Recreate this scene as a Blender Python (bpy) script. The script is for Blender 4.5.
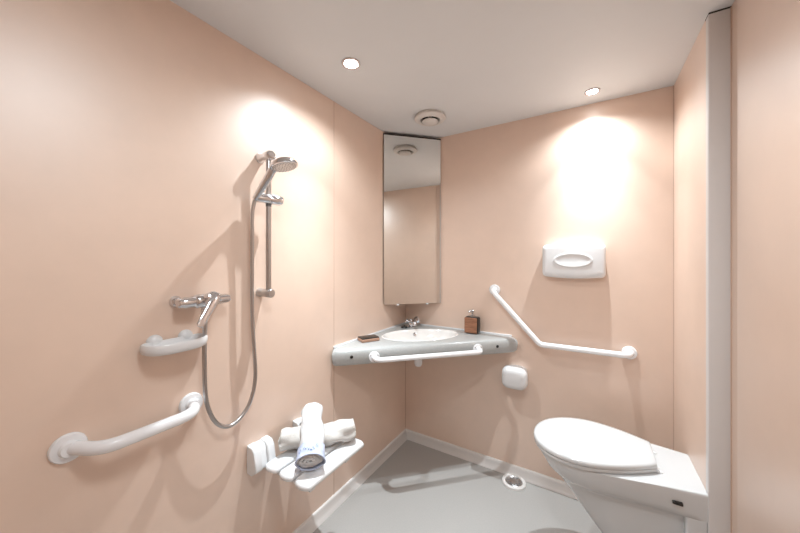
import bpy, bmesh, math, random
from mathutils import Vector, Matrix, noise
PI = math.pi
random.seed(4)
for o in list(bpy.data.objects): bpy.data.objects.remove(o, do_unlink=True)
scn = bpy.context.scene
C = scn.collection

# ------------------------------------------------ camera, world, exposure
H = 2.20                      # ceiling height
X_R = 1.544                   # right wall (far piece)
X_R2 = 1.600                  # right wall (near piece)
Y_POST = -0.53
Y_F = -2.95                   # wall behind the camera
cam_d = bpy.data.cameras.new('camera'); cam = bpy.data.objects.new('camera', cam_d); C.objects.link(cam)
cam_d.sensor_width = 36; cam_d.lens = 36 * 309 / 800; cam_d.clip_start = 0.02
cam.location = (1.19, -2.015, 1.34)
cam.rotation_euler = (PI / 2, 0, math.atan(190 / 309))
cam_d.shift_y = -7.5 / 800
scn.camera = cam
w = bpy.data.worlds.new('world'); scn.world = w; w.use_nodes = True
w.node_tree.nodes['Background'].inputs[0].default_value = (1, 1, 1, 1)
w.node_tree.nodes['Background'].inputs[1].default_value = 0.3
scn.view_settings.view_transform = 'Standard'; scn.view_settings.look = 'None'
scn.view_settings.gamma = 1; scn.view_settings.use_curve_mapping = False
scn.view_settings.exposure = 0.16
SPOT_POWER = 175.0
BEAM = ((0.25, 0.06), (0.50, 0.07), (0.80, 0.115), (0.90, 0.28), (0.966, 0.60))   # (cosine off axis, strength)
FILL_POWER = 10.0

# ------------------------------------------------ materials
def mat(name, col, rough=0.5, metal=0.0, coat=0.0, mottle=0.0, mscale=12, bump=0.0, bscale=200, emit=None, spec=0.5, stretch=(1, 1, 1), coat_rough=0.1):
    m = bpy.data.materials.new(name); m.use_nodes = True
    nt = m.node_tree; b = nt.nodes['Principled BSDF']
    b.inputs['Base Color'].default_value = (*col, 1)
    b.inputs['Roughness'].default_value = rough; b.inputs['Metallic'].default_value = metal
    b.inputs['Coat Weight'].default_value = coat; b.inputs['Coat Roughness'].default_value = coat_rough
    b.inputs['Specular IOR Level'].default_value = spec
    tc = nt.nodes.new('ShaderNodeTexCoord')
    if mottle:
        mp = nt.nodes.new('ShaderNodeMapping'); mp.inputs['Scale'].default_value = stretch
        n = nt.nodes.new('ShaderNodeTexNoise'); n.inputs['Scale'].default_value = mscale
        n.inputs['Detail'].default_value = 8; n.inputs['Roughness'].default_value = 0.6
        r = nt.nodes.new('ShaderNodeValToRGB')
        r.color_ramp.elements[0].position = 0.3; r.color_ramp.elements[1].position = 0.7
        r.color_ramp.elements[0].color = (*[c * (1 - mottle) for c in col], 1)
        r.color_ramp.elements[1].color = (*[min(1, c * (1 + mottle)) for c in col], 1)
        nt.links.new(tc.outputs['Object'], mp.inputs['Vector']); nt.links.new(mp.outputs[0], n.inputs['Vector'])
        nt.links.new(n.outputs['Fac'], r.inputs[0]); nt.links.new(r.outputs[0], b.inputs['Base Color'])
    if bump:
        n2 = nt.nodes.new('ShaderNodeTexNoise'); n2.inputs['Scale'].default_value = bscale; n2.inputs['Detail'].default_value = 4
        bp = nt.nodes.new('ShaderNodeBump'); bp.inputs['Strength'].default_value = bump; bp.inputs['Distance'].default_value = 0.002
        nt.links.new(tc.outputs['Object'], n2.inputs['Vector']); nt.links.new(n2.outputs['Fac'], bp.inputs['Height'])
        nt.links.new(bp.outputs[0], b.inputs['Normal'])
    if emit:
        b.inputs['Emission Color'].default_value = (*emit[:3], 1); b.inputs['Emission Strength'].default_value = emit[3]
    return m

M_wall = mat('peach_wall_panel', (0.785, 0.585, 0.47), 0.42, mottle=0.03, mscale=7, spec=0.8, coat=1.0, coat_rough=0.46)
M_wall.node_tree.nodes['Principled BSDF'].inputs['Coat IOR'].default_value = 1.8
M_ceil = mat('ceiling_paint', (0.76, 0.775, 0.79), 0.6, mottle=0.015, mscale=3)
M_floor = mat('grey_vinyl_floor', (0.42, 0.405, 0.39), 0.5, mottle=0.05, mscale=160, bump=0.15, bscale=400)
M_base = mat('white_skirting', (0.80, 0.77, 0.75), 0.35, mottle=0.01)
M_post = mat('grey_profile', (0.74, 0.71, 0.70), 0.4, mottle=0.01)
M_dark = mat('dark_gap', (0.03, 0.025, 0.02), 0.7, mottle=0.05)
M_joint = mat('joint_strip', (0.62, 0.45, 0.36), 0.4, mottle=0.02)
M_white = mat('white_plastic', (0.78, 0.78, 0.79), 0.3, mottle=0.008, coat=0.2)
M_bar = mat('white_enamel', (0.86, 0.86, 0.88), 0.22, mottle=0.008, coat=0.3)
M_cer = mat('white_ceramic', (0.68, 0.69, 0.70), 0.12, mottle=0.006, coat=0.5)
M_basin = mat('basin_ceramic', (0.90, 0.88, 0.86), 0.12, mottle=0.006, coat=0.5)
M_chrome = mat('chrome', (0.70, 0.70, 0.72), 0.12, 1.0, mottle=0.02, mscale=30)
M_satin = mat('satin_chrome', (0.50, 0.49, 0.49), 0.28, 1.0, mottle=0.03, mscale=40)
M_nozz = mat('nozzle_grey', (0.20, 0.20, 0.21), 0.5, mottle=0.02)
M_count = mat('grey_counter', (0.43, 0.435, 0.43), 0.33, mottle=0.06, mscale=90, coat=0.2)
M_count2 = mat('grey_counter_edge', (0.34, 0.35, 0.36), 0.3, mottle=0.06, mscale=90, coat=0.2)
M_mirror = mat('mirror_glass', (0.80, 0.81, 0.80), 0.02, 1.0, mottle=0.002)
M_black = mat('black_plastic', (0.015, 0.012, 0.01), 0.3, mottle=0.05)
M_wood = mat('wood', (0.33, 0.15, 0.085), 0.45, mottle=0.35, mscale=18, stretch=(1, 1, 7))
M_box = mat('brown_box', (0.40, 0.23, 0.16), 0.45, mottle=0.1, mscale=20)
M_towel = mat('white_terry', (0.70, 0.70, 0.71), 0.95, mottle=0.03, mscale=60, bump=1.0, bscale=260, spec=0.1)
M_towel2 = mat('cream_terry', (0.64, 0.61, 0.58), 0.95, mottle=0.04, mscale=60, bump=1.0, bscale=260, spec=0.1)
M_band = mat('blue_towel_band', (0.56, 0.62, 0.78), 0.9, mottle=0.15, mscale=40, bump=0.8, bscale=260, spec=0.1)
M_blue = mat('blue_print', (0.10, 0.14, 0.32), 0.9, mottle=0.1)
M_glow = mat('lamp_glow', (1, 1, 1), 0.5, emit=(1.0, 0.97, 0.93, 30.0))
M_glow2 = mat('fill_diffuser', (1, 1, 1), 0.5, emit=(0.94, 0.98, 1.0, 3.0))
M_vent = mat('vent_plastic', (0.74, 0.71, 0.68), 0.45, mottle=0.01)

# ------------------------------------------------ helpers
def link(name, bm, m, parent=None, smooth=True, angle=40):
    me = bpy.data.meshes.new(name)
    bmesh.ops.recalc_face_normals(bm, faces=bm.faces)
    for f in bm.faces: f.smooth = smooth
    if smooth:
        for e in bm.edges:
            if len(e.link_faces) == 2 and e.calc_face_angle(0) > math.radians(angle): e.smooth = False
    bm.to_mesh(me); bm.free()
    o = bpy.data.objects.new(name, me); C.objects.link(o)
    me.materials.append(m)
    if parent: o.parent = parent; o.matrix_parent_inverse = parent.matrix_basis.inverted()
    return o
def thing(name, label, cat, loc, group=None):
    o = bpy.data.objects.new(name, None); C.objects.link(o); o.location = loc
    o.empty_display_size = 0.05
    o['label'] = label; o['category'] = cat
    if group: o['group'] = group
    return o
def tag(o, label, cat, group=None):
    o['label'] = label; o['category'] = cat
    if group: o['group'] = group
    return o
def struct(name, bm, m, parent=None, **k):
    o = link(name, bm, m, parent, **k)
    if not parent: o['kind'] = 'structure'
    return o
def box(bm, a, b, bev=0.0, seg=3, M=None):
    a, b = Vector(a), Vector(b)
    r = bmesh.ops.create_cube(bm, size=1)
    vs = r['verts']
    for v in vs: v.co = Vector([(a[i] + b[i]) / 2 + v.co[i] * (b[i] - a[i]) for i in range(3)])
    if bev:
        es = list({e for v in vs for e in v.link_edges})
        r2 = bmesh.ops.bevel(bm, geom=es, offset=bev, segments=seg, affect='EDGES', profile=0.5)
        vs = list({v for f in r2['faces'] for v in f.verts} | {v for v in vs if v.is_valid})
    if M is not None:
        for v in vs: v.co = M @ v.co
    return bm
def B(): return bmesh.new()
def frame(t):
    t = t.normalized(); up = Vector((0, 0, 1)) if abs(t.z) < 0.9 else Vector((1, 0, 0))
    u = t.cross(up).normalized(); return u, u.cross(t).normalized()
def smooth_path(pts, n=8):
    """Catmull-Rom through pts"""
    p = [Vector(q) for q in pts]; p = [p[0] * 2 - p[1]] + p + [p[-1] * 2 - p[-2]]
    out = []
    for i in range(1, len(p) - 2):
        for k in range(n):
            t = k / n
            out.append(0.5 * ((2 * p[i]) + (-p[i-1] + p[i+1]) * t + (2*p[i-1] - 5*p[i] + 4*p[i+1] - p[i+2]) * t*t + (-p[i-1] + 3*p[i] - 3*p[i+1] + p[i+2]) * t**3))
    out.append(p[-2]); return out
def fillet_path(pts, r, n=8):
    """polyline with rounded corners of radius r"""
    p = [Vector(q) for q in pts]; out = [p[0]]
    for i in range(1, len(p) - 1):
        a = (p[i-1] - p[i]).normalized(); b = (p[i+1] - p[i]).normalized()
        ang = a.angle(b); d = min(r / math.tan(ang / 2), (p[i-1]-p[i]).length * .49 if i > 1 else (p[i-1]-p[i]).length * .95, (p[i+1]-p[i]).length * .49 if i < len(p)-2 else (p[i+1]-p[i]).length * .95)
        s, e = p[i] + a * d, p[i] + b * d
        for k in range(n + 1):
            t = k / n; out.append(s * (1-t)**2 + p[i] * 2*t*(1-t) + e * t*t)
    out.append(p[-1]); return out
def tube(bm, path, r, seg=20, cap=True):
    path = [Vector(q) for q in path]; n = len(path)
    rs = r if isinstance(r, (list, tuple)) else [r] * n
    t0 = (path[1] - path[0]).normalized(); u, v = frame(t0); rings = []
    for i, p in enumerate(path):
        t = (path[min(i+1, n-1)] - path[max(i-1, 0)]).normalized()
        q = t0.rotation_difference(t); u = q @ u; v = q @ v; t0 = t
        rings.append([bm.verts.new(p + (u * math.cos(2*PI*k/seg) + v * math.sin(2*PI*k/seg)) * rs[i]) for k in range(seg)])
    for a, b in zip(rings, rings[1:]):
        for k in range(seg): bm.faces.new((a[k], a[(k+1) % seg], b[(k+1) % seg], b[k]))
    if cap: bm.faces.new(rings[0]); bm.faces.new(rings[-1][::-1])
    return bm
def lathe(bm, prof, origin, axis, seg=32, sx=1.0):
    """prof: (radius, distance along axis)"""
    origin = Vector(origin); axis = Vector(axis).normalized(); u, v = frame(axis); rings = []
    for r, d in prof:
        c = origin + axis * d
        if r < 1e-6: rings.append([bm.verts.new(c)])
        else: rings.append([bm.verts.new(c + (u * math.cos(2*PI*k/seg) * sx + v * math.sin(2*PI*k/seg)) * r) for k in range(seg)])
    for a, b in zip(rings, rings[1:]):
        for k in range(seg):
            k2 = (k+1) % seg
            if len(a) == 1 and len(b) == 1: continue
            if len(a) == 1: bm.faces.new((a[0], b[k2], b[k]))
            elif len(b) == 1: bm.faces.new((a[k], a[k2], b[0]))
            else: bm.faces.new((a[k], a[k2], b[k2], b[k]))
    if len(rings[0]) > 1: bm.faces.new(rings[0])
    if len(rings[-1]) > 1: bm.faces.new(rings[-1][::-1])
    return bm
def loft(bm, rings, cap=True, closed=True):
    R = [[bm.verts.new(Vector(p)) for p in r] for r in rings]
    n = len(R[0])
    for a, b in zip(R, R[1:]):
        for k in range(n if closed else n-1):
            bm.faces.new((a[k], a[(k+1) % n], b[(k+1) % n], b[k]))
    if cap: bm.faces.new(R[0]); bm.faces.new(R[-1][::-1])
    return bm
def merge(bm, d=1e-5): bmesh.ops.remove_doubles(bm, verts=bm.verts, dist=d); return bm
def subsurf(o, lv=2):
    m = o.modifiers.new('subdivision', 'SUBSURF'); m.levels = lv; m.render_levels = lv; return o
def bevmod(o, w, seg=3, ang=40):
    m = o.modifiers.new('bevel', 'BEVEL'); m.width = w; m.segments = seg; m.limit_method = 'ANGLE'; m.angle_limit = math.radians(ang); return o
def screw_head(bm, c, n, r=0.004):
    return lathe(bm, [(0, 0), (r, 0), (r, 0.0012), (r*0.6, 0.002), (0, 0.0016)], c, n, 12)

# ------------------------------------------------ room shell
T = 0.08
struct('floor', box(B(), (-T, Y_F - T, -T), (X_R2 + T, T, 0)), M_floor, smooth=False)
struct('ceiling', box(B(), (-T, Y_F - T, H), (X_R2 + T, T, H + T)), M_ceil, smooth=False)
struct('wall_left', box(B(), (-T, Y_F - T, 0), (0, T, H)), M_wall, smooth=False)
struct('wall_back', box(B(), (0, 0, 0), (X_R2 + T, T, H)), M_wall, smooth=False)
struct('wall_right', box(B(), (X_R, Y_POST + 0.03, 0), (X_R2 + T, 0, H)), M_wall, smooth=False)
struct('wall_right', box(B(), (X_R2, -0.60, 0), (X_R2 + T, Y_POST + 0.03, H)), M_wall, smooth=False)
struct('wall_right', box(B(), (X_R2 - 0.007, Y_F, 0), (X_R2 + T, -0.60, H), 0.003), M_wall)
struct('wall_front', box(B(), (0, Y_F - T, 0), (X_R2 + T, Y_F, H)), M_wall, smooth=False)
# grey corner profile at the end of the short right wall
bm = B(); box(bm, (X_R - 0.0015, Y_POST, 0), (X_R2, Y_POST + 0.03, H - 0.004), 0.003)
struct('trim_1', bm, M_post)
struct('trim_2', box(B(), (X_R2 - 0.003, Y_POST - 0.004, 0), (X_R2, Y_POST, H - 0.004)), M_joint, smooth=False)
struct('trim_3', box(B(), (X_R - 0.0005, Y_POST - 0.0005, H - 0.004), (X_R2, Y_POST + 0.04, H)), M_dark, smooth=False)
# cover strips on panel joints
struct('trim_4', box(B(), (0, -0.7695, 0.055), (0.0012, -0.7665, H)), M_joint, smooth=False)
# dark sealant lines in the corners
struct('trim_5', box(B(), (0, -0.003, 0.055), (0.003, 0, H)), M_joint, smooth=False)
struct('trim_6', box(B(), (X_R - 0.003, -0.003, 0.055), (X_R, 0, H)), M_joint, smooth=False)
# coved skirting
def cove(y0, y1, along):
    prof = [(0, 0), (0.034, 0), (0.033, 0.005), (0.024, 0.010), (0.016, 0.022), (0.012, 0.040), (0.011, 0.052), (0.005, 0.057), (0, 0.057)]
    bm = B(); rings = []
    for s in (y0, y1):
        if along == 'y': rings.append([(d, s if s < -0.06 else -d, z) for d, z in prof])
        else: rings.append([(s if s > 0.06 else d, -d, z) for d, z in prof])
    return loft(bm, rings)
struct('baseboard_left', cove(Y_F, 0, 'y'), M_base, angle=60)
struct('baseboard_back', cove(0, X_R, 'x'), M_base, angle=60)

# ------------------------------------------------ ceiling spots
def downlight(x, y, label, power, r=0.042):
    t = thing('recessed_downlight', label, 'ceiling light', (x, y, H), 'recessed ceiling downlights')
    bm = B(); lathe(bm, [(r*0.70, -0.0005), (r*0.72, -0.004), (r*0.95, -0.005), (r, -0.001), (r, 0.0)], (x, y, H), (0, 0, 1), 40)
    link('bezel', bm, M_chrome, t)
    bm = B(); lathe(bm, [(0, -0.0065), (r*0.5, -0.006), (r*0.68, -0.0045), (r*0.68, -0.001), (0, -0.001)], (x, y, H), (0, 0, 1), 32)
    link('bulb', bm, M_glow, t)
    d = bpy.data.lights.new('bulb_light', 'SPOT'); d.energy = power; d.color = (0.86, 0.955, 1.0)
    d.spot_size = math.radians(150); d.spot_blend = 0.6; d.shadow_soft_size = 0.010
    d.use_nodes = True; nt = d.node_tree           # the reflector's beam: strong ahead, weak to the sides
    tc = nt.nodes.new('ShaderNodeTexCoord'); sx = nt.nodes.new('ShaderNodeSeparateXYZ'); ab = nt.nodes.new('ShaderNodeMath'); ab.operation = 'ABSOLUTE'
    rp = nt.nodes.new('ShaderNodeValToRGB'); el = rp.color_ramp.elements
    el[0].position = 0.0; el[0].color = (0.05,) * 3 + (1,); el[1].position = 1.0; el[1].color = (0.70, 0.70, 0.70, 1)
    for p_, v_ in BEAM:
        e_ = el.new(p_); e_.color = (v_, v_, v_, 1)
    nt.links.new(tc.outputs['Normal'], sx.inputs[0]); nt.links.new(sx.outputs['Z'], ab.inputs[0]); nt.links.new(ab.outputs[0], rp.inputs[0])
    nt.links.new(rp.outputs[0], nt.nodes['Emission'].inputs['Strength'])
    o = bpy.data.objects.new('bulb_light', d); C.objects.link(o); o.parent = t; o.location = (0, 0, -0.03)
    return t
downlight(0.296, -0.972, 'round recessed ceiling spotlight nearest the shower wall', SPOT_POWER)
downlight(1.20, -0.150, 'small recessed ceiling spotlight close to the back wall above the white dispenser', SPOT_POWER * 0.75, 0.036)
# fill lamp added for soft ambient light, out of view above the camera
t = thing('fill_lamp', 'added round white fill lamp on the ceiling, out of view', 'ceiling light', (1.05, -1.72, H))
bm = B(); lathe(bm, [(0.17, 0), (0.17, -0.03), (0.155, -0.035), (0.15, -0.03), (0.15, 0)], (1.05, -1.72, H), (0, 0, 1), 48); link('rim', bm, M_white, t)
bm = B(); lathe(bm, [(0, -0.04), (0.08, -0.038), (0.15, -0.03), (0.15, -0.002), (0, -0.002)], (1.05, -1.72, H), (0, 0, 1), 48); link('diffuser', bm, M_glow2, t)
d = bpy.data.lights.new('fill_light', 'AREA'); d.shape = 'DISK'; d.size = 0.30; d.energy = FILL_POWER; d.color = (0.84, 0.95, 1.0)
o = bpy.data.objects.new('fill_light', d); C.objects.link(o); o.parent = t; o.location = (0, 0, -0.05)

# ------------------------------------------------ ceiling vent
vx, vy = 0.37, -0.337
t = thing('ceiling_vent', 'round pale ceiling air vent between the mirror top and the spotlights', 'air vent', (vx, vy, H))
bm = B(); lathe(bm, [(0.062, 0), (0.085, 0), (0.086, -0.010), (0.092, -0.013), (0.094, -0.017), (0.089, -0.023), (0.070, -0.032), (0.060, -0.030), (0.055, -0.016), (0.055, -0.002)], (vx, vy, H), (0, 0, 1), 56)
link('collar', bm, M_vent, t, angle=70)
bm = B(); lathe(bm, [(0.012, -0.001), (0.012, -0.026), (0.040, -0.028), (0.047, -0.033), (0.044, -0.040), (0.020, -0.044), (0, -0.044)], (vx, vy, H), (0, 0, 1), 48)
link('disc', bm, M_vent, t, angle=70)
bm = B(); lathe(bm, [(0.0, -0.001), (0.054, -0.001), (0.054, -0.004), (0.0, -0.004)], (vx, vy, H), (0, 0, 1), 40)
link('throat', bm, M_dark, t)

# ------------------------------------------------ corner mirror
t = thing('corner_mirror', 'tall narrow frameless mirror set diagonally across the corner above the basin', 'mirror', (0.15, -0.15, 1.03))
a, b2 = Vector((0.004, -0.300, 0)), Vector((0.291, -0.004, 0))
ex = (b2 - a).normalized(); nn = Vector((ex.y, -ex.x, 0))
def mirror_box(bm, off0, off1, inset, z0, z1):
    ring = []
    for z in (z0, z1):
        p = a + ex * inset; q = b2 - ex * inset
        ring.append([(*(p + nn*off0).xy, z), (*(q + nn*off0).xy, z), (*(q + nn*off1).xy, z), (*(p + nn*off1).xy, z)])
    return loft(bm, ring)
link('backing_board', mirror_box(B(), -0.012, 0.0, 0.010, 1.034, 2.176), M_dark, t, smooth=False)
o = link('glass', mirror_box(B(), 0.0, 0.005, 0.003, 1.032, 2.178), M_mirror, t, smooth=False)
link('edge_strip', mirror_box(B(), -0.002, 0.006, 0.0, 2.178, 2.186), M_dark, t, smooth=False)
for s in (0.10, 0.31):
    p = a + ex * s + nn * 0.004; bm = B(); box(bm, (p.x - .007, p.y - .007, 1.024), (p.x + .007, p.y + .007, 1.034), 0.002)
    link('clip', bm, M_white, t)

# ------------------------------------------------ corner basin
ZT = 0.858
t = thing('corner_washbasin', 'grey triangular corner counter with an inset white oval basin', 'washbasin', (0.25, -0.25, 0.76))
L = 0.785
def tri(z, off, r=0.012, wall=0.002):
    # outline of the counter; off = distance the front is pulled back from the full edge
    s = off * math.sqrt(2)
    Ls = L - s
    return [(wall, -wall, z), (Ls, -wall, z), (Ls + 0.030 - off * .3, -0.030, z), (Ls + 0.012, -0.052, z)] + \
           [(Ls * (1 - k/10) + 0.0 * k + 0.012 + (0.052-0.012) * (k/10) - 0.0, -0.052 - (Ls + 0.012 - 0.052) * (k/10), z) for k in range(1, 10)] + \
           [(0.052, -(Ls + 0.012), z), (0.030, -(Ls + 0.030 - off * .3), z), (wall, -Ls, z)]
rings = [tri(ZT - 0.092, 0.022), tri(ZT - 0.088, 0.012), tri(ZT - 0.075, 0.004), tri(ZT - 0.030, 0.0), tri(ZT - 0.012, 0.004), tri(ZT - 0.003, 0.014), tri(ZT, 0.026)]
bm = B(); R = [[bm.verts.new(Vector(p)) for p in r] for r in rings]
n = len(R[0])
for p, q in zip(R, R[1:]):
    for k in range(n): bm.faces.new((p[k], p[(k+1) % n], q[(k+1) % n], q[k]))
bm.faces.new(R[0][::-1])
# top face with an oval hole
diag = Vector((1, -1, 0)).normalized(); side = Vector((1, 1, 0)).normalized()
bc = Vector((0.270, -0.270, 0)); BA, BB = 0.243, 0.146
NE = 64
def oval(sc_a, sc_b, z, dc=0.0):
    return [bc + diag * dc + side * math.cos(2*PI*k/NE) * BA * sc_a + diag * math.sin(2*PI*k/NE) * BB * sc_b + Vector((0, 0, z)) for k in range(NE)]
hole = [bm.verts.new(p) for p in oval(1, 1, ZT)]
he = [bm.edges.new((hole[k], hole[(k+1) % NE])) for k in range(NE)]
oe = [bm.edges.get((R[-1][k], R[-1][(k+1) % n])) for k in range(n)]
bmesh.ops.triangle_fill(bm, use_beauty=True, use_dissolve=False, edges=he + oe)
# close underneath the hole with a wall of the cut
low = [bm.verts.new(p) for p in oval(1, 1, ZT - 0.02)]
for k in range(NE): bm.faces.new((hole[k], hole[(k+1) % NE], low[(k+1) % NE], low[k]))
bmesh.ops.recalc_face_normals(bm, faces=bm.faces)
link('counter', bm, M_count, t, angle=50)
bm = B()
prof = [(1.035, ZT - 0.0015), (1.03, ZT + 0.0015), (1.01, ZT + 0.0025), (0.985, ZT + 0.001), (0.95, ZT - 0.012), (0.90, ZT - 0.035), (0.80, ZT - 0.065), (0.62, ZT - 0.088), (0.40, ZT - 0.100), (0.16, ZT - 0.106), (0.13, ZT - 0.108)]
rr = [oval(s, 1 - (1 - s) * 0.95 if s < 1 else s, z) for s, z in prof]
out = [oval(0.16, 0.2, ZT - 0.118), oval(0.45, 0.45, ZT - 0.112), oval(0.84, 0.84, ZT - 0.08), oval(0.97, 0.97, ZT - 0.03), oval(1.0, 1.0, ZT - 0.0018)]
loft(bm, rr, cap=False); loft(bm, out, cap=False); loft(bm, [rr[-1], out[0]], cap=False); loft(bm, [rr[0], out[-1]], cap=False)
merge(bm); bw = link('bowl', bm, M_basin, t, angle=70)
bm = B(); q = bc; lathe(bm, [(0, 0.004), (0.010, 0.004), (0.018, 0.002), (0.021, 0), (0.021, -0.004), (0, -0.004)], (q.x, q.y, ZT - 0.105), (0, 0, 1), 28)
link('waste_plug', bm, M_chrome, bw)
# overflow on the bowl's back slope
oc = bc - diag * BB * 0.90 + Vector((0, 0, ZT - 0.028))
bm = B(); lathe(bm, [(0, 0.003), (0.004, 0.003), (0.006, 0.006), (0.011, 0.005), (0.012, 0.0), (0.012, -0.004), (0, -0.004)], oc, (0.6, -0.6, 0.55), 24)
link('overflow_ring', bm, M_chrome, bw)
# white sealing bead along the two walls
bm = B()
box(bm, (0.0008, -L + 0.01, ZT - 0.004), (0.011, -0.011, ZT + 0.008), 0.003)
box(bm, (0.0008, -0.011, ZT - 0.004), (L - 0.01, -0.0008, ZT + 0.008), 0.003)
link('sealing_strip', bm, M_white, t)
# dark screw caps on the front face
fc = lambda s, z, o=0.0: Vector(((L + 0.0) * (0.5 + s / (L * math.sqrt(2))), -(L + 0.0) * (0.5 - s / (L * math.sqrt(2))), z)) + diag * (0.0452 + o)
ft = Vector((1, 1, 0)).normalized()
def front(px, z, off=0.0):   # point on the front face measured along the chord, px = signed distance from its middle
    mid = Vector((L/2, -L/2, 0)) + diag * 0.0445
    return mid + ft * px + diag * off + Vector((0, 0, z))
for s in (-0.452, 0.415):
    bm = B(); lathe(bm, [(0, -0.004), (0.0085, -0.004), (0.0085, 0.0015), (0.006, 0.003), (0, 0.003)], front(s, ZT - 0.042), diag, 24)
    link('screw_cap', bm, M_black, t)
# waste pipe below
bm = B(); tube(bm, fillet_path([(0.27, -0.27, ZT - 0.11), (0.27, -0.27, ZT - 0.155), (0.235, -0.235, ZT - 0.165), (0.03, -0.10, ZT - 0.17), (0.001, -0.10, ZT - 0.17)], 0.03), 0.016)
link('waste_pipe', bm, M_white, t)
bm = B(); lathe(bm, [(0.028, 0), (0.030, -0.02), (0.024, -0.035), (0.024, -0.065), (0.018, -0.078), (0, -0.08)], (0.305, -0.365, ZT - 0.085), (0, 0, 1), 28)
link('trap_cup', bm, M_white, t)

# towel grab rail on the counter front
def flange_bar(name, label, pts, r, fl_dirs, fl_r, fr=0.05, mat_=None, group=None, screws=True, fl_t=0.008):
    t = thing(name, label, 'grab bar', pts[0], group)
    bm = B(); tube(bm, fillet_path(pts, fr, 10), r, 24); link('rail', bm, mat_ or M_bar, t)
    for p, dn in zip((pts[0], pts[-1]), fl_dirs):
        bm = B(); lathe(bm, [(0, 0.0002), (fl_r, 0.0002), (fl_r, fl_t * .5), (fl_r * .93, fl_t), (r * 1.25, fl_t * 1.25), (r * 1.02, fl_t * 2.2), (0, fl_t * 2.2)], p, dn, 36)
        f = link('flange', bm, mat_ or M_bar, t)
        if screws:
            u, v = frame(Vector(dn))
            for k in range(3):
                an = 2 * PI * k / 3 + 0.5
                bm = B(); screw_head(bm, Vector(p) + Vector(dn).normalized() * (fl_t * 1.02) + (u * math.cos(an) + v * math.sin(an)) * fl_r * 0.72, dn, 0.0042)
                link('screw', bm, M_satin, f)
    return t
p0 = front(-0.330, ZT - 0.050); p1 = front(0.285, ZT - 0.048)
flange_bar('grab_bar', 'straight white grab bar across the front of the grey corner counter',
           [p0, p0 + diag * 0.062, p1 + diag * 0.062, p1], 0.0138, (diag, diag), 0.030, 0.045)

# basin tap
tb = Vector((0.112, -0.112, ZT))
t = thing('basin_tap', 'small chrome two-knob tap at the back of the corner basin', 'tap', tb)
bm = B(); lathe(bm, [(0.024, 0), (0.024, 0.006), (0.018, 0.012), (0.017, 0.05), (0.013, 0.058), (0, 0.060)], tb, (0, 0, 1), 28)
bd = link('body', bm, M_chrome, t)
bm = B(); tube(bm, smooth_path([tb + Vector((0, 0, 0.035)), tb + diag * 0.045 + Vector((0, 0, 0.052)), tb + diag * 0.085 + Vector((0, 0, 0.050)), tb + diag * 0.100 + Vector((0, 0, 0.034))], 6), [0.013] * 8 + [0.012] * 6 + [0.011] * 5, 18)
link('spout', bm, M_chrome, t)
for s in (-1, 1):
    bm = B(); c = tb + side * s * 0.012 + Vector((0, 0, 0.032))
    ax = (side * s + Vector((0, 0, 0.55))).normalized()
    lathe(bm, [(0.012, 0), (0.012, 0.020), (0.023, 0.022), (0.026, 0.042), (0.020, 0.052), (0, 0.054)] if s > 0 else [(0.010, 0), (0.010, 0.014), (0.015, 0.016), (0.017, 0.028), (0.012, 0.034), (0, 0.035)], c, ax, 8)
    k = link('knob', bm, M_chrome, t, angle=20)
# dark plug lying by the tap
bm = B(); q = tb - side * 0.052 + diag * 0.01
lathe(bm, [(0, 0.0005), (0.022, 0.0005), (0.024, 0.006), (0.019, 0.012), (0.006, 0.013), (0.004, 0.018), (0, 0.018)], q, (0, 0, 1), 24)
tag(link('basin_plug', bm, M_black, None), 'small black rubber plug lying left of the chrome tap', 'plug')

# soap bottle
bx, by = 0.540, -0.058
t = thing('pump_bottle', 'square brown and black bottle with a silver pump on the counter', 'bottle', (bx, by, ZT))
zb = ZT + 0.0008
link('body', box(B(), (bx - .048, by - .028, zb), (bx + .044, by + .034, zb + .108), 0.015, 5), M_black, t)
link('front_panel', box(B(), (bx - .045, by - .0305, zb + .005), (bx + .037, by - .022, zb + .103), 0.003, 3), M_wood, t)
bm = B(); lathe(bm, [(0.014, 0), (0.014, 0.012), (0.011, 0.014), (0.006, 0.015), (0.006, 0.026), (0.010, 0.027), (0.011, 0.040), (0.008, 0.044), (0, 0.045)], (bx, by, zb + .1075), (0, 0, 1), 24)
tube(bm, [(bx, by, zb + .143), (bx - .012, by - .018, zb + .144), (bx - .018, by - .026, zb + .139)], 0.005, 12)
link('pump', bm, M_satin, t)

# small box with black lid on the left of the counter
M4 = Matrix.Translation((0.074, -0.556, ZT)) @ Matrix.Rotation(math.radians(62), 4, 'Z')
t = thing('soap_box', 'flat brown box with a black top on the left side of the counter', 'box', (0.074, -0.556, ZT))
link('body', box(B(), (-.056, -.038, .0008), (.056, .038, .018), 0.004, 3, M4), M_box, t)
link('lid', box(B(), (-.054, -.036, .018), (.054, .036, .024), 0.003, 3, M4), M_black, t)

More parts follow.
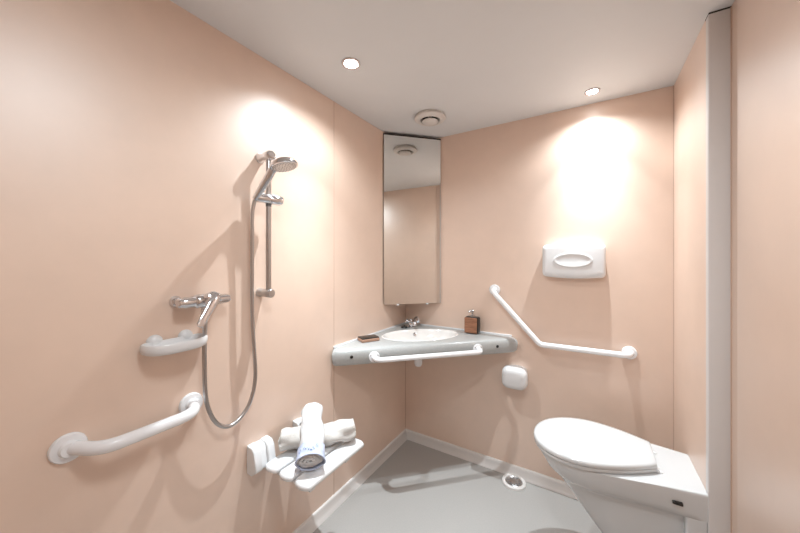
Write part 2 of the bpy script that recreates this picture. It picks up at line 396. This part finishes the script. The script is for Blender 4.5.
# ------------------------------------------------ back wall fittings
# paper dispenser
dx0, dx1, dz0, dz1, dd = 0.953, 1.262, 1.241, 1.419, 0.060
def rrect(x0, x1, z0, z1, y, r, bulge=0.0, n=6, m=10):
    pts = []
    cs = [(x1 - r, z1 - r, 0), (x0 + r, z1 - r, PI/2), (x0 + r, z0 + r, PI), (x1 - r, z0 + r, 1.5*PI)]
    for ci, (cx_, cz_, a0) in enumerate(cs):
        for k in range(n + 1):
            an = a0 + PI/2 * k / n; pts.append([cx_ + r * math.cos(an), y, cz_ + r * math.sin(an)])
        if ci in (0, 2):
            xs, xe = (x1 - r, x0 + r) if ci == 0 else (x0 + r, x1 - r)
            zz = z1 if ci == 0 else z0
            for k in range(1, m): pts.append([xs + (xe - xs) * k / m, y, zz])
    xm, hw = (x0 + x1) / 2, (x1 - x0) / 2
    for p in pts:
        s = 1 - ((p[0] - xm) / hw) ** 2
        p[2] += bulge * s * (1 if p[2] > (z0 + z1) / 2 else -1)
    return [tuple(p) for p in pts]
t = thing('paper_dispenser', 'wide white plastic paper dispenser on the back wall under the spotlight', 'dispenser', ((dx0 + dx1) / 2, 0, dz0))
bm = B()
def ins(i, y, r=0.02): return rrect(dx0 + i, dx1 - i, dz0 + i, dz1 - i, y, max(r - i * .5, .004), 0.010)
loft(bm, [ins(0.012, -0.0005), ins(0.006, -0.01), ins(0.0, -0.025), ins(0.0, -dd + 0.022), ins(0.003, -dd + 0.010), ins(0.010, -dd + 0.002), ins(0.022, -dd)])
cv = link('cover', bm, M_white, t, angle=50)
# lens shaped grip
def lens(sx, sz, y, n=24):
    xm, zm = (dx0 + dx1) / 2, (dz0 + dz1) / 2 + 0.003; r = []
    for k in range(n): r.append((xm + sx * math.cos(PI*k/n), y, zm + sz * math.sin(PI*k/n)))
    for k in range(n): r.append((xm - sx * math.cos(PI*k/n), y, zm - sz * math.sin(PI*k/n)))
    return r
bm = B()
loft(bm, [lens(0.096, 0.042, -dd + 0.001), lens(0.096, 0.042, -dd - 0.002), lens(0.091, 0.037, -dd - 0.004), lens(0.084, 0.031, -dd - 0.003), lens(0.074, 0.024, -dd - 0.0012)])
link('grip', bm, M_white, cv, angle=35)
bm = B(); lathe(bm, [(0, 0), (0.006, 0), (0.006, 0.002), (0, 0.002)], (dx1 - 0.03, -dd + 0.0005, dz0 + 0.028), (0, -1, 0), 16, 1.6); link('lock', bm, M_post, cv)

# angled grab bar
flange_bar('angled_grab_bar', 'long white angled grab bar on the back wall between counter and toilet',
           [(0.668, -0.0005, 1.142), (0.668, -0.068, 1.142), (0.944, -0.068, 0.845), (1.366, -0.068, 0.848), (1.366, -0.0005, 0.848)],
           0.0155, ((0, -1, 0), (0, -1, 0)), 0.034, 0.045, screws=False, fl_t=0.012)

# toilet roll holder
t = thing('toilet_roll_holder', 'small rounded white toilet roll holder on the back wall below the counter end', 'dispenser', (0.80, 0, 0.565))
bm = B()
def rr2(i, y, r=0.034): return rrect(0.732 + i, 0.876 - i, 0.568 + i, 0.688 - i, y, max(r - i * .6, .006), 0.004)
loft(bm, [rr2(0.012, -0.0005), rr2(0.008, -0.02), rr2(0.0, -0.05), rr2(0.0, -0.085), rr2(0.004, -0.100), rr2(0.014, -0.111), rr2(0.030, -0.115)])
cv = link('cover', bm, M_white, t, angle=60)
bm = B(); loft(bm, [[(x, y, z) for x, y, z in rrect(0.744, 0.862, 0.646, 0.6475, yy, 0.0006)] for yy in (-0.10, -0.1145)])
link('seam', bm, M_vent, cv)
bm = B(); tube(bm, [(0.752, -0.050, 0.585), (0.854, -0.050, 0.585)], 0.022, 24); link('paper_roll', bm, M_towel2, t)

# ------------------------------------------------ left wall: shower rail
bxr, byr = 0.060, -1.213
t = thing('shower_rail', 'vertical chrome shower rail on the left wall', 'shower rail', (0.0, byr, 1.2))
bm = B(); tube(bm, [(bxr, byr, 1.19), (bxr, byr, 1.772)], 0.0105, 24); link('pole', bm, M_satin, t)
for z, r in ((1.199, 0.018), (1.765, 0.021)):
    bm = B(); lathe(bm, [(0, 0.0004), (r*1.0, 0.0004), (r*1.05, 0.006), (r*0.88, 0.012), (r*0.88, 0.050), (r, 0.055), (r, 0.078), (r * .8, 0.083), (0, 0.084)], (0, byr, z), (1, 0, 0), 32)
    link('wall_bracket', bm, M_satin if z < 1.5 else M_chrome, t)
bm = B(); lathe(bm, [(0, -0.058), (0.016, -0.058), (0.0195, -0.052), (0.0205, -0.010), (0.0205, -0.006), (0.019, -0.004), (0.0205, -0.002), (0.0205, 0.040), (0.017, 0.048), (0, 0.049)], (bxr + .012, byr, 1.585), (0.22, 1, -0.02), 32)
cl = link('slider', bm, M_chrome, t)
bm = B(); lathe(bm, [(0, 0), (0.011, 0), (0.011, -0.010), (0.008, -0.014), (0, -0.014)], (bxr, byr, 1.566), (0, 0, 1), 24); link('lock_knob', bm, M_nozz, cl)
# hand shower + hose
h0 = Vector((0.060, -1.272, 1.578)); h1 = Vector((0.146, -1.252, 1.690)); hc = Vector((0.190, -1.240, 1.705))
t = thing('hand_shower', 'chrome round-headed hand shower held high on the shower rail', 'shower head', h0)
path = smooth_path([h0, h0.lerp(h1, .33), h0.lerp(h1, .7), h1, hc - (hc - h1) * 0.25 + Vector((0, 0, 0.004))], 6)
rad = [0.0115 + 0.004 * math.sin(min(1, i / (len(path) - 1)) * PI * 0.9) for i in range(len(path))]
bm = B(); tube(bm, path, rad, 20); link('handle', bm, M_chrome, t)
hn = Vector((0.22, 0.10, -1.0)).normalized()
bm = B(); lathe(bm, [(0, -0.022), (0.020, -0.021), (0.036, -0.014), (0.048, -0.002), (0.052, 0.006), (0.052, 0.012), (0.047, 0.014), (0, 0.013)], hc, hn, 40)
hd = link('head', bm, M_chrome, t, angle=50)
bm = B(); lathe(bm, [(0, 0.0128), (0.046, 0.0138), (0.044, 0.0155), (0, 0.0155)], hc, hn, 40); link('spray_plate', bm, M_satin, hd)
u, v = frame(hn); bm = B()
for rr_, nn_ in ((0.010, 6), (0.021, 12), (0.033, 18), (0.040, 22)):
    for k in range(nn_):
        an = 2 * PI * k / nn_; lathe(bm, [(0.0016, 0.015), (0.0013, 0.0175), (0, 0.0177)], hc + (u * math.cos(an) + v * math.sin(an)) * rr_, hn, 6)
link('nozzles', bm, M_nozz, hd)
pts = [h0 - (h1 - h0).normalized() * 0.004, (0.050, -1.278, 1.52), (0.046, -1.276, 1.40), (0.044, -1.276, 1.25), (0.044, -1.274, 1.10), (0.044, -1.266, 0.97), (0.044, -1.262, 0.86), (0.044, -1.284, 0.775), (0.044, -1.325, 0.729), (0.044, -1.372, 0.718), (0.044, -1.418, 0.757), (0.044, -1.448, 0.845), (0.048, -1.456, 0.98), (0.055, -1.458, 1.09), (0.060, -1.458, 1.165)]
sp = smooth_path(pts, 26)
bm = B(); tube(bm, sp, [0.0068 + (0.0007 if i % 2 else 0) for i in range(len(sp))], 12)
tag(link('shower_hose', bm, M_satin, None, angle=80), 'flexible metal shower hose looping from the mixer up to the hand shower', 'hose')

# mixer
t = thing('shower_mixer', 'chrome single-lever shower mixer on the left wall above the soap dish', 'tap', (0, -1.46, 1.19))
bm = B(); lathe(bm, [(0, -0.080), (0.012, -0.080), (0.016, -0.076), (0.0155, -0.066), (0.0175, -0.062), (0.0185, -0.030), (0.021, -0.028), (0.024, -0.018), (0.024, 0.018), (0.021, 0.028), (0.0175, 0.032), (0.0165, 0.078), (0.012, 0.088), (0, 0.089)], (0.055, -1.462, 1.196), (0, 1, 0), 32)
link('body', bm, M_chrome, t)
for yy in (-1.524, -1.392):
    bm = B(); lathe(bm, [(0, 0.0004), (0.020, 0.0004), (0.019, 0.006), (0.014, 0.014), (0.012, 0.016), (0.012, 0.05), (0, 0.05)], (0, yy, 1.196), (1, 0, 0), 28)
    link('wall_union', bm, M_chrome, t)
bm = B(); lathe(bm, [(0.021, 0), (0.022, 0.030), (0.020, 0.038), (0.012, 0.043), (0, 0.044)], (0.066, -1.455, 1.200), (0.9, 0.1, 0.25), 28); hb = link('lever_hub', bm, M_chrome, t)
bm = B(); mid = Vector((0.100, -1.446, 1.210)); tip = Vector((0.132, -1.512, 1.124))
dr = (tip - mid).normalized(); uu = dr.cross(Vector((1, 0.1, 0.25))).normalized(); ww = uu.cross(dr).normalized()
rings = []
for s, wv, th in ((-0.014, 0.012, 0.005), (0.0, 0.019, 0.012), (0.03, 0.016, 0.008), (0.08, 0.0135, 0.006), (0.106, 0.013, 0.005), (0.113, 0.008, 0.003)):
    c = mid + dr * s; rings.append([c + uu * wv * math.cos(2*PI*k/16) + ww * th * math.sin(2*PI*k/16) for k in range(16)])
loft(bm, rings); link('lever', bm, M_chrome, hb, angle=60)
bm = B(); lathe(bm, [(0.011, 0), (0.011, -0.012), (0.013, -0.014), (0.013, -0.034), (0.009, -0.038), (0, -0.038)], (0.058, -1.458, 1.182), (0, 0, 1), 20); link('hose_nut', bm, M_chrome, t)

# soap dish
t = thing('soap_dish', 'white wall soap dish with two round caps under the shower mixer', 'soap dish', (0, -1.545, 1.05))
def dish(z, i, n=28):
    pts = []
    for k in range(n + 1):
        an = PI * k / n
        c, s_ = math.cos(an), math.sin(an)
        sx = abs(c) ** 0.75 * (1 if c > 0 else -1)
        pts.append((0.026 + (0.070 - i) * s_ ** 0.75, -1.538 + (0.092 - i) * sx, z))
    pts += [(0.012 + i * .5, -1.538 - (0.080 - i), z), (0.012 + i * .5, -1.538 + (0.080 - i), z)]
    return pts
bm = B(); loft(bm, [dish(1.044, 0.022), dish(1.044, 0.012), dish(1.049, 0.003), dish(1.060, 0.0), dish(1.074, 0.0), dish(1.078, 0.003), dish(1.077, 0.007), dish(1.064, 0.012), dish(1.056, 0.024)])
dsh = link('tray', bm, M_white, t, angle=50)
for yy in (-1.584, -1.495):
    bm = B(); lathe(bm, [(0, 0.0004), (0.023, 0.0004), (0.022, 0.006), (0.018, 0.013), (0.010, 0.017), (0, 0.018)], (0, yy, 1.074), (1, 0, 0), 32)
    link('wall_mount', bm, M_white, t, angle=60)

# left grab bar
flange_bar('wall_grab_bar', 'short white curved grab bar on the left wall below the soap dish',
           [(0.0005, -1.776, 0.836), (0.080, -1.728, 0.832), (0.080, -1.484, 0.832), (0.0005, -1.478, 0.834)],
           0.0175, ((1, 0, 0), (1, 0, 0)), 0.038, 0.075, fl_t=0.010, screws=False)

# ------------------------------------------------ folding shower seat
t = thing('folding_shower_seat', 'white slatted folding shower seat hinged low on the left wall', 'seat', (0, -1.04, 0.44))
for y0 in (-1.272, -1.045):
    bm = B()
    prof = [(0.0005, 0.466), (0.032, 0.466), (0.060, 0.486), (0.062, 0.500), (0.050, 0.560), (0.036, 0.578), (0.0005, 0.582)]
    w_ = 0.095
    loft(bm, [[(x, y0, z) for x, z in prof], [(x, y0 + w_ * .36, z) for x, z in prof]])
    loft(bm, [[(x, y0 + w_ * .64, z) for x, z in prof], [(x, y0 + w_, z) for x, z in prof]])
    prof2 = [(0.0006, 0.4665), (0.031, 0.4665), (0.054, 0.486), (0.052, 0.500), (0.042, 0.558), (0.031, 0.574), (0.0006, 0.579)]
    loft(bm, [[(x, y0 + w_ * .35, z) for x, z in prof2], [(x, y0 + w_ * .65, z) for x, z in prof2]])
    o = link('hinge_bracket', bm, M_white, t, smooth=True, angle=30); bevmod(o, 0.004, 3, 30)
for y0 in (-1.195, -0.998):
    bm = B(); box(bm, (0.026, y0 - 0.014, 0.4650), (0.300, y0 + 0.014, 0.4800), 0.005); o = link('arm', bm, M_white, t)
SZ = 0.503
slats = ((0.052, 0.128), (0.140, 0.216), (0.228, 0.312))
for i, (x0, x1) in enumerate(slats):
    ya, yb = -1.236, (-0.93, -0.91, -0.885)[i]
    bm = B(); n_ = 10; pts = []
    r = (x1 - x0) / 2; xm = (x0 + x1) / 2
    for k in range(n_ + 1):
        an = PI + PI * k / n_; pts.append((xm + r * math.cos(an), ya + r * 0.55 + r * 0.55 * math.sin(an)))
    for k in range(n_ + 1):
        an = PI * k / n_; pts.append((xm + r * math.cos(an), yb - r * 0.45 + r * 0.45 * math.sin(an)))
    def sc(k, z): return [(xm + (x - xm) * (1 - k / r), (ya + yb)/2 + (y - (ya + yb)/2) * (1 - k / ((yb - ya)/2)), z) for x, y in pts]
    loft(bm, [sc(0.006, SZ - 0.0225), sc(0.001, SZ - 0.019), sc(0, SZ - 0.010), sc(0.003, SZ - 0.004), sc(0.009, SZ), ])
    link('slat', bm, M_white, t, angle=50)

# rolled towels
def towel(name, label, A, Bp, r, mt, flat=0.88, turns=3.2, band=None, wob=0.004, seed=0, tilt=0.0):
    A, Bp = Vector(A), Vector(Bp); ax = (Bp - A).normalized(); Lg = (Bp - A).length
    u = ax.cross(Vector((0, 0, 1))).normalized(); v = u.cross(ax).normalized()
    t = thing(name, label, 'towel', A, 'rolled towels on the shower seat')
    NL, NT = 30, int(turns * 22)
    th = r / (turns + 0.3)
    def sp(f, s, inner):
        an = 2 * PI * turns * f + 2.4; rad = r * 0.10 + (r * 0.90 - (th * .5)) * f
        rad += (-th * .42 if inner else th * .42)
        p0_ = A + ax * s * Lg
        nz = noise.noise(Vector((math.cos(an) * 1.5 + seed, math.sin(an) * 1.5, s * 5))) * wob * (0.4 + f)
        fold = noise.noise(Vector((an * .4, s * 2.2 + seed, 3))) * wob * 0.8
        rad = max(0.001, rad + nz + fold)
        off = ax * (f * 0.010 * (1 if s > .5 else -1) * abs(2*s - 1) ** 6 * -1)
        return p0_ + off + u * rad * math.cos(an) + v * rad * flat * math.sin(an)
    bm = B()
    G = [[[bm.verts.new(sp(k / NT, s / NL, inn)) for k in range(NT + 1)] for s in range(NL + 1)] for inn in (0, 1)]
    for inn in (0, 1):
        for s in range(NL):
            for k in range(NT): bm.faces.new((G[inn][s][k], G[inn][s][k+1], G[inn][s+1][k+1], G[inn][s+1][k]))
    for s in (0, NL):
        for k in range(NT): bm.faces.new((G[0][s][k], G[0][s][k+1], G[1][s][k+1], G[1][s][k]))
    for k in (0, NT):
        for s in range(NL): bm.faces.new((G[0][s][k], G[0][s+1][k], G[1][s+1][k], G[1][s][k]))
    body = link('cloth', bm, mt, t, angle=80)
    if band:
        bm = B(); s0, s1 = band; rg = []
        for s, sc_ in [(s0, 0.90)] + [(s0 + (s1 - s0) * k / 8, 1.0) for k in range(9)] + [(s1 + 0.002, 0.90)]:
            rw = []
            for j in range(48):
                an = 2 * PI * j / 48
                nz = noise.noise(Vector((math.cos(an) * 1.5 + seed, math.sin(an) * 1.5, s * 5))) * wob * 1.4
                rad = (r + max(0, nz) * .7 + 0.0005) * sc_
                rw.append(A + ax * s * Lg + u * rad * math.cos(an) + v * rad * flat * math.sin(an))
            rg.append(rw)
        loft(bm, rg, cap=False); o = link('printed_band', bm, M_band, t, angle=80)
        bm = B()
        for (a0, s_, ln, w2) in ((75, .35, 24, .10), (100, .5, 18, .09), (128, .4, 14, .12), (60, .62, 10, .16)):
            for j in range(6):
                an0 = math.radians(a0 + ln * j / 6); an1 = math.radians(a0 + ln * (j + 1) / 6 - 1)
                s = s0 + (s1 - s0) * (s_ + 0.12 * math.sin(j * 1.9)); e = (s1 - s0) * w2 * .5
                rad = r + wob * .25 + 0.0022
                q = [A + ax * (s + d) * Lg + u * rad * math.cos(an) + v * rad * flat * math.sin(an) for an, d in ((an0, -e), (an1, -e), (an1, e), (an0, e))]
                q2 = [p - (v * .001) for p in q]
                loft(bm, [q, q2])
        link('print', bm, M_blue, o, smooth=False)
    return t
towel('rolled_towel', 'cream rolled towel lying lengthwise on the seat under the other roll', (0.048, -1.158, SZ + 0.047), (0.266, -0.905, SZ + 0.049), 0.047, M_towel2, 0.88, 3.0, wob=0.020, seed=7)
towel('rolled_towel', 'white rolled towel with a blue band end, on top of the other roll', (0.268, -1.178, SZ + 0.050), (0.078, -0.985, SZ + 0.134), 0.053, M_towel, 0.80, 3.4, band=(0.0, 0.20), wob=0.010, seed=2)

# ------------------------------------------------ floor drain
fx, fy = 0.802, -0.084
t = thing('floor_drain', 'round steel floor drain with a white rim beside the back skirting', 'drain', (fx, fy, 0))
bm = B(); lathe(bm, [(0.050, 0.0005), (0.068, 0.0005), (0.067, 0.012), (0.060, 0.018), (0.050, 0.014), (0.048, 0.008)], (fx, fy, 0), (0, 0, 1), 40); link('rim', bm, M_base, t)
bm = B(); lathe(bm, [(0, 0.0005), (0.048, 0.0005), (0.048, 0.010), (0.042, 0.013), (0.038, 0.010), (0.024, 0.009), (0.022, 0.013), (0.012, 0.015), (0, 0.013)], (fx, fy, 0), (0, 0, 1), 40); gr = link('grate', bm, M_satin, t)
bm = B()
for k in range(10):
    an = 2 * PI * k / 10
    box(bm, (0.026, -0.002, 0.0092), (0.037, 0.002, 0.0105), M=Matrix.Translation((fx, fy, 0)) @ Matrix.Rotation(an, 4, 'Z'))
link('slots', bm, M_nozz, gr, smooth=False)

# ------------------------------------------------ toilet
t = thing('toilet', 'white wall-mounted toilet with closed lid at the right wall', 'toilet', (X_R, -0.395, 0.10))
NK = 20
def yc(x): return -0.392 - 0.13 * max(0, 1.41 - x)
def egg(x_tip, x_max, x_end, hmax, hend, z, n=NK):
    """outline from the far rear corner round the tip to the near rear corner"""
    up = []
    for k in range(n + 1):              # tip -> widest -> rear
        f = k / n
        if f < 0.5:
            an = f / 0.5 * PI / 2; x = x_max - (x_max - x_tip) * math.cos(an); h = hmax * math.sin(an) ** 0.92
        else:
            g = (f - 0.5) / 0.5; x = x_max + (x_end - x_max) * g; h = hmax + (hend - hmax) * (1 - math.cos(g * PI / 2 * 1.0)) if False else hmax - (hmax - hend) * g ** 1.7
        up.append((x, h))
    pts = [(x, yc(x) + h, z) for x, h in reversed(up)] + [(x, yc(x) - h, z) for x, h in up[1:]]
    return pts
# pan body
XB = X_R - 0.0005
secs = [
    (0.495, 0.990, 1.18, 0.168, 0.130, 0.0), (0.508, 0.984, 1.18, 0.174, 0.134, 0.0), (0.5, 0.980, 1.18, 0.178, 0.136, 0.0)]
bm = B()
body = [(0.5115, 1.000, 1.18, 0.165, 0.128), (0.5108, 0.992, 1.18, 0.172, 0.132), (0.508, 0.984, 1.18, 0.176, 0.135), (0.498, 0.984, 1.18, 0.176, 0.135),
        (0.470, 1.000, 1.19, 0.170, 0.135), (0.435, 1.020, 1.20, 0.158, 0.135), (0.412, 1.042, 1.22, 0.143, 0.133), (0.400, 1.052, 1.235, 0.126, 0.112), (0.385, 1.066, 1.245, 0.118, 0.104),
        (0.320, 1.118, 1.27, 0.112, 0.102), (0.250, 1.172, 1.30, 0.106, 0.100), (0.180, 1.228, 1.34, 0.100, 0.098), (0.125, 1.280, 1.38, 0.094, 0.094), (0.110, 1.305, 1.40, 0.084, 0.086)]
body = [b for b in body if b[0] <= 0.512]
loft(bm, [egg(xt, xm, XB, hm, he, z) for z, xt, xm, hm, he in body])
pan = link('pan', bm, M_cer, t, angle=50)
# wall end block
bm = B(); yb_ = yc(XB); box(bm, (X_R - 0.060, yb_ - 0.134, 0.105), (X_R - 0.0006, yb_ + 0.134, 0.5085), 0.008, 4); link('rear_block', bm, M_cer, t)
# fixing slot
bm = B(); ysl = yc(1.43) - 0.133
box(bm, (1.444, -0.549, 0.455), (1.474, -0.530, 0.466), 0.003)
link('fixing_slot', bm, M_black, pan)
# seat and lid
def lidring(z, i, hend=0.088, xend=1.412): return egg(0.966 + i, 1.165, xend - i * .4, 0.190 - i, hend - i, z)
bm = B(); loft(bm, [lidring(0.5125, 0.012), lidring(0.5135, 0.006), lidring(0.519, 0.003), lidring(0.527, 0.004), lidring(0.5295, 0.008)])
link('seat', bm, M_cer, t, angle=50)
bm = B(); loft(bm, [lidring(0.5305, 0.006), lidring(0.532, 0.001), lidring(0.538, 0.0), lidring(0.545, 0.002), lidring(0.549, 0.007), lidring(0.551, 0.018), lidring(0.5525, 0.045, 0.088)])
link('lid', bm, M_cer, t, angle=50)
for s in (-1, 1):
    bm = B(); yy = yc(1.42) + s * 0.070
    tube(bm, [(1.414, yy - 0.014, 0.519), (1.414, yy + 0.014, 0.519)], 0.006, 16); lathe(bm, [(0.008, 0), (0.008, 0.003), (0.005, 0.004), (0, 0.004)], (1.424, yy, 0.511), (0, 0, 1), 20)
    link('hinge', bm, M_white, t)
